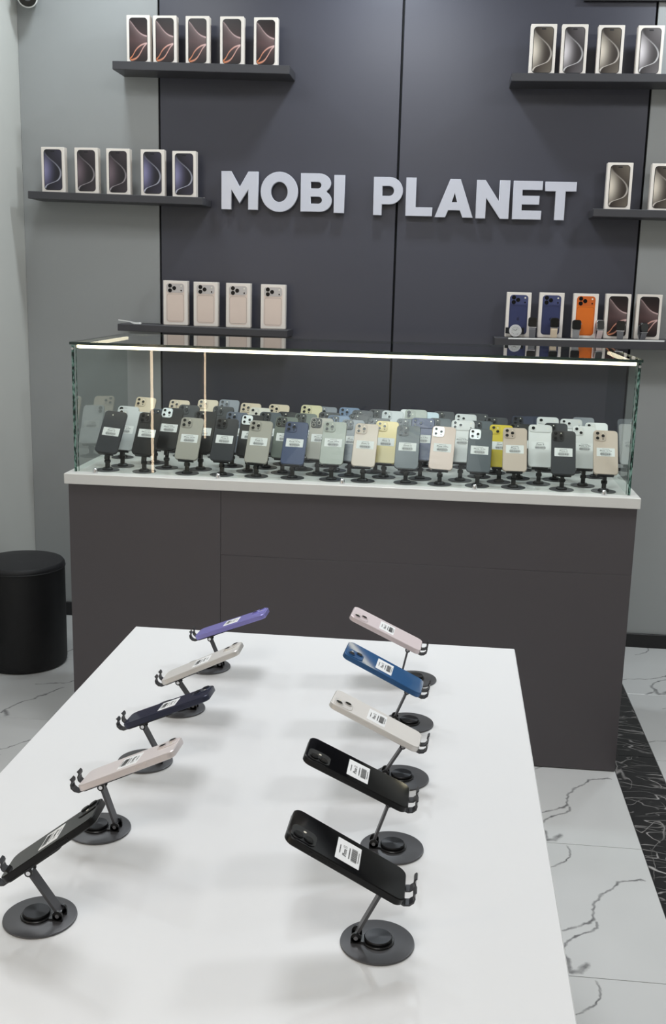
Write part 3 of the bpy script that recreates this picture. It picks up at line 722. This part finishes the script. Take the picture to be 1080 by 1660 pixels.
# (x at the bottom, lift of the phone, colour, camera) row by row, left to right
ROWS = [
 [(-1.0105, .0089, 'graphite', 'dot', .16), (-.8952, .0082, 'black', 'dark', .09), (-.7616, -.0024, 'natural', 'pro', .06), (-.6535, -.0009, 'graphite', 'dark', .07), (-.548, -.0037, 'natural', 'pro', .07), (-.4376, -.0033, 'blue', 'pro', .06),
  (-.3196, .002, 'sage', 'pro', .04), (-.2243, -.0006, 'desert', 'pro', .06), (-.0959, -.0014, 'slate', 'dark', .03), (.0053, 0, 'pink', 'glare', .09), (.1167, -.003, 'slate', 'glare', .06), (.2227, .004, 'desert', 'pro', 0.0), (.3639, .0008, 'graphite', 'dark', .02), (.4857, .006, 'desert', 'pro', .02)],
 [(-.987, .006, 'silver', 'dual', .08), (-.846, .016, 'black', 'glare', .08), (-.738, .009, 'black', 'dark', .06), (-.589, .003, 'black', 'glare', .06), (-.480, .001, 'green', 'dark', .06), (-.371, .002, 'natural', 'dark', .06), (-.272, 0, 'steel', 'dark', .05),
  (-.166, -.001, 'gold', 'pro', .05), (-.055, .013, 'deepblue', 'bar', .03), (.067, .011, 'white', 'bar', .03), (.184, .001, 'yellow', 'dual', .03), (.303, .006, 'white', 'single', .01), (.435, .007, 'white', 'dual', .01)],
 [(-.9050, .001, 'bluegrey', 'dark', .07), (-.6540, .0, 'bluegrey', 'pro', .07), (-.545, .004, 'slate', 'dark', .06), (-.430, .004, 'green', 'dark', .05), (-.325, .001, 'skyblue', 'dark', .05), (-.197, -.002, 'graphite', 'dark', .04), (-.104, -.001, 'slate', 'dark', .03), (.127, .001, 'slate', 'dark', .02), (.248, -.003, 'black', 'dark', .02), (.358, .003, 'graphite', 'dark', .01)],
 [(-1.036, -.0035, 'silver', 'ring', .08), (-.500, -.003, 'black', 'dark', .06), (-.363, .001, 'black', 'dark', .05), (-.264, -.001, 'black', 'dark', .05), (-.082, .020, 'sage', 'ring', .04), (-.003, -.005, 'slate', 'dark', .03), (.178, .0045, 'graphite', 'dark', .02), (.4926, -.001, 'white', 'dual', .01)],
 [(-.850, -.0015, 'black', 'dark', .08), (-.732, -.002, 'black', 'dark', .07), (-.607, -.002, 'cream', 'dual', .06), (-.432, .013, 'paleyellow', 'pro', .05), (-.261, .002, 'graphite', 'dark', .05), (-.161, .004, 'silver', 'dual', .04), (-.044, .004, 'paleblue', 'dual', .04), (.080, .002, 'white', 'bar', .03), (.266, .002, 'navy', 'dark', .02), (.347, .002, 'white', 'single', .01), (.423, -.0014, 'white', 'bar', .01)],
 [(-1.0202, .010, 'beige', 'pro', .07), (-.9020, .005, 'beige', 'pro', .07), (-.8010, .0095, 'beige', 'pro', .06), (-.7270, .012, 'steel', 'pro', .06), (-.6520, .003, 'beige', 'pro', .06), (-.5535, .002, 'beige', 'pro', .05), (-.390, .0, 'steel', 'pro', .05), (-.312, .0, 'skyblue', 'pro', .05),
  (-.209, -.002, 'graphite', 'dark', .04), (-.104, .001, 'white', 'dot', .04), (.009, -.001, 'graphite', 'dark', .03), (.123, -.004, 'graphite', 'bar', .02), (.309, -.0066, 'navy', 'pro', .01), (.4718, -.004, 'steel', 'dot', .01)]]
CAMN = dict(pro='three lenses', dark='black camera plate', glare='glare-painted camera plate', dual='two lenses', ring='two black-ringed lenses', bar='wide camera bar', single='single-lens bar', dot='small bright dot')
proto = case_stand()
first = True
TITLES = ['iPhone 15', 'iPhone 16 Pro', 'iPhone 14 Pro', 'iPhone 13']
for ri, row in enumerate(ROWS):
    yb = 3.153 + .08 * ri
    for pi, (x, lift, col, ck, lean) in enumerate(row):
        where = '%s from left in the case\'s %s' % (ORD[pi], ROWN[ri])
        if first: st = proto; base_parts = list(proto.children); first = False
        else:
            st = proto.copy(); COL.objects.link(st)
            for ch in base_parts:
                cp_ = ch.copy(); COL.objects.link(cp_); cp_.parent = st
        st.location = (x, yb, HC)
        st['label'] = 'round black stand under %s phone, %s from left in case\'s %s' % (CNAME[col], ORD[pi], ROWN[ri])
        st['group'] = 'phone stands in the glass case'
        w, l = PW, PL
        ph = empty('phone', (x + PB.x, yb + PB.y, HC + PB.z + lift), '%s phone with %s, %s' % (CNAME[col], CAMN[ck], where), 'phone', 'phones in the glass case')
        lz = Matrix.Rotation(lean * .6, 4, 'Y'); rx = Matrix.Rotation(-TH, 4, 'X')
        ph.rotation_euler = (rx @ lz).to_euler()
        bo = link('body', body_mesh(col, w, l, PT), ph)
        camera_parts(ph, col, ck, w, l, PT)
        price_label(ph, 0, l * .50, -PT / 2, w * .74, .0275, TITLES[(ri + pi) % 4], 'print_case_%d' % ((ri + pi) % 4), .24)
        # cradle of this stand, placed against the phone's screen side
        cr = bpy.data.objects.new('cradle', BODY['cradle']) if 'cradle' in BODY else None
        if cr is None:
            bm = bmesh.new(); bm_box(bm, -.024, .024, PT / 2 + .0006, PT / 2 + .0032, .001, .062, bev=.0006)
            bm_box(bm, -.024, .024, -PT / 2 - .001, PT / 2 + .0032, -.0032, -.0006, bev=.0006)
            bm_bar(bm, (0, PT / 2 + .003, .012), (0, .018, -.012), .010, .006, wdir=(1, 0, 0))
            BODY['cradle'] = finish(bm, 'cradle', M_BLKPLASTIC); cr = bpy.data.objects.new('cradle', BODY['cradle'])
        COL.objects.link(cr); cr.parent = st
        cr.location = (PB.x, PB.y, PB.z + lift); cr.rotation_euler = ph.rotation_euler

# ------------------------------------------------------------------ stool
st = empty('round_stool', (-1.520, 3.700, 0), 'low round black leatherette stool left of the counter', 'stool')
R_ = .155
bm = bmesh.new(); bm_lathe(bm, [(R_ - .012, .0), (R_ - .003, .006), (R_, .02), (R_, .365), (R_ - .001, .374)], 64); link('side_cover', finish(bm, 'side_cover', M_STOOL, True), st)
bm = bmesh.new(); bm_lathe(bm, [(R_ - .002, .372), (R_ + .001, .378), (R_, .386), (R_ - .006, .394), (R_ - .03, .400), (.05, .403), (.002, .404)], 64); link('seat_pad', finish(bm, 'seat_pad', M_STOOLTOP, True), st)
bm = bmesh.new(); bm_lathe(bm, [(R_ + .0005, .371), (R_ + .0025, .3735), (R_ + .0005, .376), (R_ - .004, .3735), (R_ + .0004, .3711)], 64); link('piping', finish(bm, 'piping', M_STOOL, True), st)

# ------------------------------------------------------------------ camera in the corner
cc = empty('security_camera', (X0 + .001, 4.19, 2.46), 'white bullet security camera with black lens face in the upper left corner', 'camera')
aim = (Vector((.33, -.9, -.20))).normalized(); ctr = Vector((.078, .0, -.012))
bm = bmesh.new()
prof = [(-.07, .034), (-.066, .037), (-.03, .038), (.012, .0385), (.016, .0365)]
a_ = aim.orthogonal().normalized(); b_ = aim.cross(a_)
bm_loft(bm, [[tuple(ctr + aim * t + (a_ * math.cos(2 * PI * i / 32) + b_ * math.sin(2 * PI * i / 32)) * r) for i in range(32)] for t, r in prof])
link('housing', finish(bm, 'housing', M_WHITEPLASTIC, True), cc)
bm = bmesh.new(); bm_cyl(bm, .0335, ctr + aim * .0155, ctr + aim * .0185, 32); link('lens_cover', finish(bm, 'lens_cover', M_SCREEN), cc)
bm = bmesh.new(); bm_cyl(bm, .015, ctr + aim * .018, ctr + aim * .021, 24); link('lens', finish(bm, 'lens', M_BLKMETAL), cc)
bm = bmesh.new(); bm_bar(bm, (0, .0, .03), ctr + Vector((-.01, .02, .02)), .026, .022, wdir=(0, 1, 0)); bm_cyl(bm, .036, (0, 0, .03), (.012, 0, .03), 24)
link('mount', finish(bm, 'mount', M_WHITEPLASTIC), cc)

# ------------------------------------------------------------------ small things on the low shelves
wt = empty('white_tool', (-1.2747, 4.140, shelf_top('C', -1.23) + .0005), 'small white plastic tool with a flat end lying on the low left shelf', 'tool')
bm = bmesh.new(); bm_loft(bm, [[(x, y + a * w, z + b * h) for a, b in ((-1, 0), (1, 0), (1, 1), (-1, 1))] for x, y, z, w, h in ((0, .012, .012, .003, .0035), (.045, .010, .007, .0035, .0035), (.055, .010, .004, .006, .004))])
link('handle', finish(bm, 'handle', M_WHITEPLASTIC), wt)
bm = bmesh.new(); bm_loft(bm, [[(x, .010 + a * w, z + b * h) for a, b in ((-1, 0), (1, 0), (1, 1), (-1, 1))] for x, z, w, h in ((.054, .003, .006, .005), (.066, .0, .010, .006), (.085, .0, .010, .007), (.091, .0, .006, .005))])
link('flat_end', finish(bm, 'flat_end', M_WHITEPLASTIC), wt)
ls = empty('white_edge_strip', (.24, 4.131, shelf_top('F', .24)), 'thin bright white strip along the front edge of the watch shelf', 'strip', rot=(0, -math.atan2(.0085, .731), 0))  # plain white bar set along the shelf's front top edge
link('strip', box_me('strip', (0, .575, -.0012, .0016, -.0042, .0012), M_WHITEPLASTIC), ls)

M_SILVER = mat('watch_silver', rgb(200, 200, 202), .25, metal=.8); M_WBLACK = mat('watch_black', rgb(22, 22, 25), .3); M_STRAPBLK = mat('strap_black', rgb(28, 28, 31), .6)
M_STRAPCR = mat('strap_cream', rgb(228, 208, 182), .6); M_STRAPPK = mat('strap_pale_pink', rgb(222, 202, 200), .6); M_STRAPGR = mat('strap_grey', rgb(120, 120, 124), .6); M_STRAPLG = mat('strap_light_grey', rgb(158, 158, 160), .6)
M_DIAL = mat('watch_dial', rgb(176, 176, 174), .3, metal=.3)
def square_watch(x, z, casem, strapm, label, yaw=0, tall=.037, drop=.05, acc=M_SILVER):
    zb = shelf_top('F', x) + .0004
    r = empty('wrist_watch', (x, 4.163, zb), label, 'watch', 'watches on the low right shelf', (0, 0, yaw))
    zc = z - zb
    tilt = Matrix.Translation((0, 0, zc)) @ Matrix.Rotation(-.12, 4, 'X')
    def put(bm): bmesh.ops.transform(bm, matrix=tilt, verts=bm.verts)
    bm = bmesh.new(); bm_slab(bm, .033, tall, .0085, -.005, .005, bev=.0015, n=4); put(bm); link('case', finish(bm, 'watch_case', casem, True), r)
    bm = bmesh.new(); bm_slab(bm, .030, tall - .004, .007, -.0062, -.0045, bev=.0006, n=4); put(bm); link('screen', finish(bm, 'watch_screen', M_SCREEN, True), r)
    bm = bmesh.new(); bm_slab(bm, .031, .0018, .0008, -.0055, .0045, n=2, cz=-tall / 2 - .0008); put(bm); link('case_edge', finish(bm, 'case_edge', acc), r)
    # strap: front fall and back fall meeting at the shelf
    p0 = tilt @ Vector((0, 0, -tall / 2 + .002)); p1 = tilt @ Vector((0, .001, tall / 2 - .003))
    bm = bmesh.new()
    def fall(pts, ws):
        bm_loft(bm, [[(sx * w / 2, p[1] + sy * .0012, p[2]) for sx, sy in ((-1, -1), (1, -1), (1, 1), (-1, 1))] for p, w in zip(pts, ws)])
    fall([p0, (0, p0.y - .003, max(zc * .55, .012)), (0, p0.y + .004, .0015)], [.025, .024, .022])
    fall([p1, (0, p1.y + .014, zc + .002), (0, p1.y + .016, .02), (0, p0.y + .012, .0012)], [.025, .024, .023, .022])
    link('strap', finish(bm, 'strap', strapm), r)
    bm = bmesh.new(); bm_cyl(bm, .0022, tilt @ Vector((.016, 0, .004)), tilt @ Vector((.0183, 0, .004)), 10); link('crown', finish(bm, 'crown', acc), r)
    bm = bmesh.new(); bm_box(bm, -.009, .009, .001, .010, 0, zc - .004, bev=.001); link('support', finish(bm, 'support', M_STRAPBLK), r)
    return r
# round watch
zb = shelf_top('F', .266) + .0004
rw = empty('wrist_watch', (.2665, 4.160, zb), 'round silver watch with a pale dial, leftmost on the low right shelf', 'watch', 'watches on the low right shelf')
zc = .0255; aimw = Vector((0, -.93, .22)).normalized(); c0 = Vector((0, -.004, zc))
bm = bmesh.new(); bm_cyl(bm, .0235, c0 + aimw * -.006, c0 + aimw * .003, 32); bm_cyl(bm, .0215, c0 + aimw * .003, c0 + aimw * .005, 32); link('case', finish(bm, 'watch_case', M_SILVER, True), rw)
bm = bmesh.new(); bm_cyl(bm, .0165, c0 + aimw * .005, c0 + aimw * .0058, 28); link('dial', finish(bm, 'dial', M_DIAL), rw)
bm = bmesh.new()
for q in range(12):
    a = q * PI / 6; aa = Vector((1, 0, 0)); bb = aimw.cross(aa)
    p = c0 + aimw * .0061 + aa * (.0135 * math.cos(a)) + bb * (.0135 * math.sin(a)); bm_cyl(bm, .0009, p, p + aimw * .0004, 6)
p = c0 + aimw * .0061; bm_bar(bm, p, p + Vector((.006, 0, .006)), .0012, .0005, wdir=(1, 0, -1)); bm_bar(bm, p, p + Vector((-.008, 0, .004)), .001, .0005, wdir=(1, 0, 2))
link('hour_mark', finish(bm, 'hour_mark', M_INK), rw)
bm = bmesh.new()
for sgn, ex in ((-1, -.036), (1, .034)):
    bm_loft(bm, [[(x, yy + sy * .0013, zc + a * w) for a, sy in ((-1, -1), (1, -1), (1, 1), (-1, 1))] for x, yy, w in ((sgn * .018, .0, .012), (sgn * .028, .006, .0115), (ex, .018, .011))])
link('strap', finish(bm, 'strap', M_STRAPBLK), rw)
bm = bmesh.new(); bm_box(bm, -.012, .012, .004, .016, 0, .03, bev=.002); link('support', finish(bm, 'support', M_STRAPBLK), rw)
square_watch(.3300, 1.3000, M_WBLACK, M_STRAPGR, 'black square watch on a dark grey strap between the two blue cartons', -.15)
square_watch(.4116, 1.3000, M_WBLACK, M_STRAPCR, 'square watch with cream strap in front of the second blue carton', .05)
square_watch(.4940, 1.2945, M_WBLACK, M_STRAPLG, 'black square watch with grey strap at the left of the orange carton', 0)
square_watch(.5800, 1.2965, M_SILVER, M_STRAPPK, 'square watch with pale pink strap turned right, at the right of the orange carton', .45)
square_watch(.6570, 1.2955, M_WBLACK, M_STRAPGR, 'black square watch on grey strap in front of the looped-picture carton', -.2)
square_watch(.7420, 1.2915, M_WBLACK, M_STRAPGR, 'dark grey square watch turned right in front of the rightmost carton', .5)

# ------------------------------------------------------------------ LED profiles on the left wall near the entrance (seen mirrored in the case and the letters)
for yy, z0, z1, lb in ((.1, .29, 2.2, 'warm vertical light profile on the left wall, nearer the counter'), (-1.31, .30, 2.2, 'warm vertical light profile on the left wall, nearer the entrance')):
    r = empty('light_profile', (X0, yy, z0), lb, 'lamp')
    link('housing', box_me('housing', (.0005, .010, -.022, .022, 0, z1 - z0), M_WHITEPLASTIC, bev=.001), r)
    link('diffuser', box_me('diffuser', (.0102, .014, -.0215, .0215, .004, z1 - z0 - .004), M_LEDBAR), r)

# ------------------------------------------------------------------ table
TZ = .71
tb = empty('display_table', (-.23, 1.25, 0), 'long white display table in the foreground with tilted phones on it', 'table', rot=(0, 0, -.0062))
def tpart(name, d, m, bev=.001): return link(name, box_me(name, d, m, bev), tb)
tpart('table_top', (-.3957, .3963, -.80, .8523, TZ - .038, TZ), M_TABLE, .0015)
tpart('side_panel', (-.375, -.357, -.78, .835, 0.0008, TZ - .0385), M_TABLE)
tpart('side_panel', (.357, .375, -.78, .835, 0.0008, TZ - .0385), M_TABLE)
tpart('end_panel', (-.356, .356, .817, .835, 0.0008, TZ - .0385), M_TABLE)
tpart('end_panel', (-.356, .356, -.78, -.762, 0.0008, TZ - .0385), M_TABLE)

def hub_material():
    m = bpy.data.materials.new('hub_brushed_black'); m.use_nodes = True; nt = m.node_tree; b = nt.nodes['Principled BSDF']
    b.inputs['Base Color'].default_value = rgb(40, 40, 42); b.inputs['Metallic'].default_value = .8; b.inputs['Roughness'].default_value = .33
    b.inputs['Anisotropic'].default_value = .85
    tg = nt.nodes.new('ShaderNodeTangent'); tg.direction_type = 'RADIAL'; tg.axis = 'Z'
    nt.links.new(tg.outputs[0], b.inputs['Tangent'])
    return m
M_HUB = hub_material()
# (side, disc x, disc y, phone centre, yaw, elevation, roll, scale, colour, camera, label, label title)
TPH = [
 (+1, -.0437, 1.0691, (-.0789, 1.0692, .8176), -1.8, 27.3, -4.2, .966, 'tableblack', 'dual_v', 'nearest phone of the right-hand row, glossy black with two lenses', 'iPhone 11'),
 (+1, -.0378, 1.2756, (-.0844, 1.2757, .8156), -1.4, 24.4, -3.2, .974, 'tableblack', 'dual_v', 'second nearest phone of the right-hand row, glossy black with a white label', 'iPhone 11'),
 (+1, -.0343, 1.4804, (-.0729, 1.4805, .8037), -5.1, 23.9, -6.0, .960, 'tablewhite', 'dual', 'white phone in the right-hand row between the blue one and a black one', 'iPhone 13'),
 (+1, -.0300, 1.6861, (-.0734, 1.6861, .8076), -3.7, 25.2, -1.7, .950, 'tableblue', 'dual', 'blue phone in the right-hand row, just nearer than the pale pink one', 'iPhone 13'),
 (+1, -.0270, 1.8920, (-.0804, 1.8921, .8074), -3.2, 24.2, -2.4, .953, 'palepink', 'dual', 'pale pink phone, farthest in the right-hand row of the table', 'iPhone 13'),
 (-1, -.4308, 1.0629, (-.4135, 1.0634, .8129), 10.0, 35.7, -6.9, .84, 'tableblack', 'dual_v', 'nearest phone of the left-hand row, black with a pale reflection', 'iPhone 11'),
 (-1, -.4277, 1.2683, (-.3836, 1.2686, .8115), 5.3, 23.3, -7.8, .90, 'pinkbeige', 'dual', 'pinkish beige phone, second nearest in the left-hand row', 'iPhone 13'),
 (-1, -.4234, 1.4764, (-.3857, 1.4766, .8058), 5.6, 21.8, -8.0, .90, 'darknavy', 'dual', 'dark navy phone in the middle of the left-hand row', 'iPhone 12'),
 (-1, -.4200, 1.6860, (-.3828, 1.6861, .7987), 5.6, 24.6, -6.3, .94, 'tablewhite', 'dual', 'white phone in the left-hand row, just nearer than the purple one', 'iPhone 13'),
 (-1, -.4170, 1.8920, (-.3723, 1.8922, .8031), 3.9, 20.6, -6.5, .92, 'purple', 'dual', 'purple phone, farthest in the left-hand row of the table', 'iPhone 12')]
SIDE = {1: 'right-hand', -1: 'left-hand'}
DIST = ['nearest', 'second nearest', 'middle', 'second farthest', 'farthest']
cnt = {1: 0, -1: 0}
for (sd, dx, dy, c, yaw, el, rol, k, col, ck, label, title) in TPH:
    yaw, el, rol = math.radians(yaw), math.radians(el), math.radians(rol)
    a = Vector((-sd * math.cos(yaw) * math.cos(el), -sd * math.sin(yaw) * math.cos(el), math.sin(el)))
    w0 = Vector((-math.sin(yaw), math.cos(yaw), 0)); n = a.cross(w0)
    if n.z < 0: n = -n
    wv = w0 * math.cos(rol) + n * math.sin(rol)          # toward the far side
    up = a.cross(wv)
    if up.z < 0: up = -up
    xax = a.cross(up)                                     # phone's local X
    L_, W_, T_ = .1505 * k, .0745 * k, .0086
    Cc = Vector(c)
    rot = Matrix((xax, -up, a)).transposed().to_4x4()
    cb = Cc - up * (T_ / 2) - a * (L_ / 2)               # bottom centre of the body
    ph = empty('phone', cb, label, 'phone', 'tilted phones on the white table', rot.to_euler())
    link('body', body_mesh(col, W_, L_, T_, .05 if col in ('tableblack', 'tableblue', 'darknavy', 'purple') else .25), ph)
    camera_parts(ph, col, ck, W_, L_, T_)
    price_label(ph, 0, L_ * .50, -T_ / 2, W_ * .68, .031 * k, title, 'print_' + title, .23)
    for sx_ in (-1, 1):                                   # side buttons
        for zz, hh in (((.70, .010), (.60, .011), (.78, .004)) if sx_ < 0 else ((.66, .015),)):
            bm = bmesh.new(); bm_box(bm, sx_ * W_ / 2 - .0004, sx_ * W_ / 2 + .0006, -.0014, .0014, zz * L_ - hh / 2, zz * L_ + hh / 2, bev=.0003)
            link('side_button', finish(bm, 'side_button', phone_mats(col)[1]), ph)
    # the stand
    i = cnt[sd]; cnt[sd] += 1
    st = empty('phone_stand', (dx, dy, TZ + .0003), 'swivelling black stand, %s in the %s row on the white table' % (DIST[i], SIDE[sd]), 'stand', 'phone stands on the white table')
    o = st.location
    bm = bmesh.new(); bm_lathe(bm, [(.0412, 0), (.0418, .0006), (.0414, .0022), (.040, .0026), (.001, .0027)], 64); link('base_disc', finish(bm, 'base_disc', M_BLKMETAL, True), st)
    hx = -sd * .0235                                      # hinge offset on the disc
    hubx = .001 if sd > 0 else -.004
    bm = bmesh.new(); bm_lathe(bm, [(.0178, .0026), (.0180, .0042), (.0172, .0050), (.001, .0050)], 40, cx=hubx)
    bm_box(bm, min(hx, hubx) if sd > 0 else hubx, hubx if sd > 0 else max(hx, hubx), -.0075, .0075, .0026, .0048)
    link('hub_plate', finish(bm, 'hub_plate', M_BLKPLASTIC), st)
    bm = bmesh.new(); bm_lathe(bm, [(.0158, 0), (.0158, .0026), (.0148, .0038), (.001, .0038)], 40)
    link('hub_cap', finish(bm, 'hub_cap', M_HUB, True), st, (hubx, 0, .0050))
    hp = Vector((hx, 0, .0105))                           # lower hinge
    bm = bmesh.new()
    for yy in (-.0088, .0058):
        bm_cyl(bm, .0058, (hx, yy, .0095), (hx, yy + .003, .0095), 16); bm_box(bm, hx - .0058, hx + .0058, yy, yy + .003, .0026, .0095)
    link('hinge_bracket', finish(bm, 'hinge_bracket', M_BLKPLASTIC, True), st)
    bm = bmesh.new(); bm_cyl(bm, .0024, (hx, -.0096, .0095), (hx, .0096, .0095), 12); link('hinge_screw', finish(bm, 'hinge_screw', M_CHROME), st)
    # upper hinge on the underside of the phone
    und = Cc - up * (T_ + .0028) - a * (L_ * .5 - .020)
    top = und - up * .006 - o
    bm = bmesh.new(); bm_bar(bm, hp, top, .0145, .0032); link('arm', finish(bm, 'arm', M_ARM), st)
    bm = bmesh.new()
    for yy in (-.0090, .0062): bm_cyl(bm, .0046, top + wv * yy, top + wv * (yy + .0028), 16)
    bm_bar(bm, top - a * .004 + up * .0045, top + a * .012 + up * .0045, .019, .0032, wdir=wv)
    link('plate_hinge', finish(bm, 'plate_hinge', M_BLKPLASTIC), st)
    bm = bmesh.new(); bm_cyl(bm, .0026, top - wv * .0098, top + wv * .0096, 12); link('hinge_screw', finish(bm, 'hinge_screw', M_CHROME), st)
    # back plate and hooks, in the phone's axes
    base = Cc - up * (T_ + .0014) - o
    def P(al, wl, ul): return base - a * (L_ / 2) + a * al + wv * wl + up * ul
    bm = bmesh.new()
    ring = [(q, r_) for q, r_ in rr_pts(.050, .072, .006, 3, 0, .038)]
    bm_loft(bm, [[tuple(P(al, wl, ul)) for wl, al in ring] for ul in (-.0013, .0012)])
    link('back_plate', finish(bm, 'back_plate', M_BLKPLASTIC), st)
    for wl in (-.0155, .0155):
        bm = bmesh.new()
        path = [(.006, 0.0), (-.0040, 0.0), (-.0088, .0030), (-.0112, .0080), (-.0104, .0125), (-.0076, .0150), (-.0070, .0172), (-.0082, .0200)]
        bm_strip(bm, [P(a0, wl, u0) for a0, u0 in path], wv, .0145, .0018)
        link('hook', finish(bm, 'hook', M_HOOK), st)
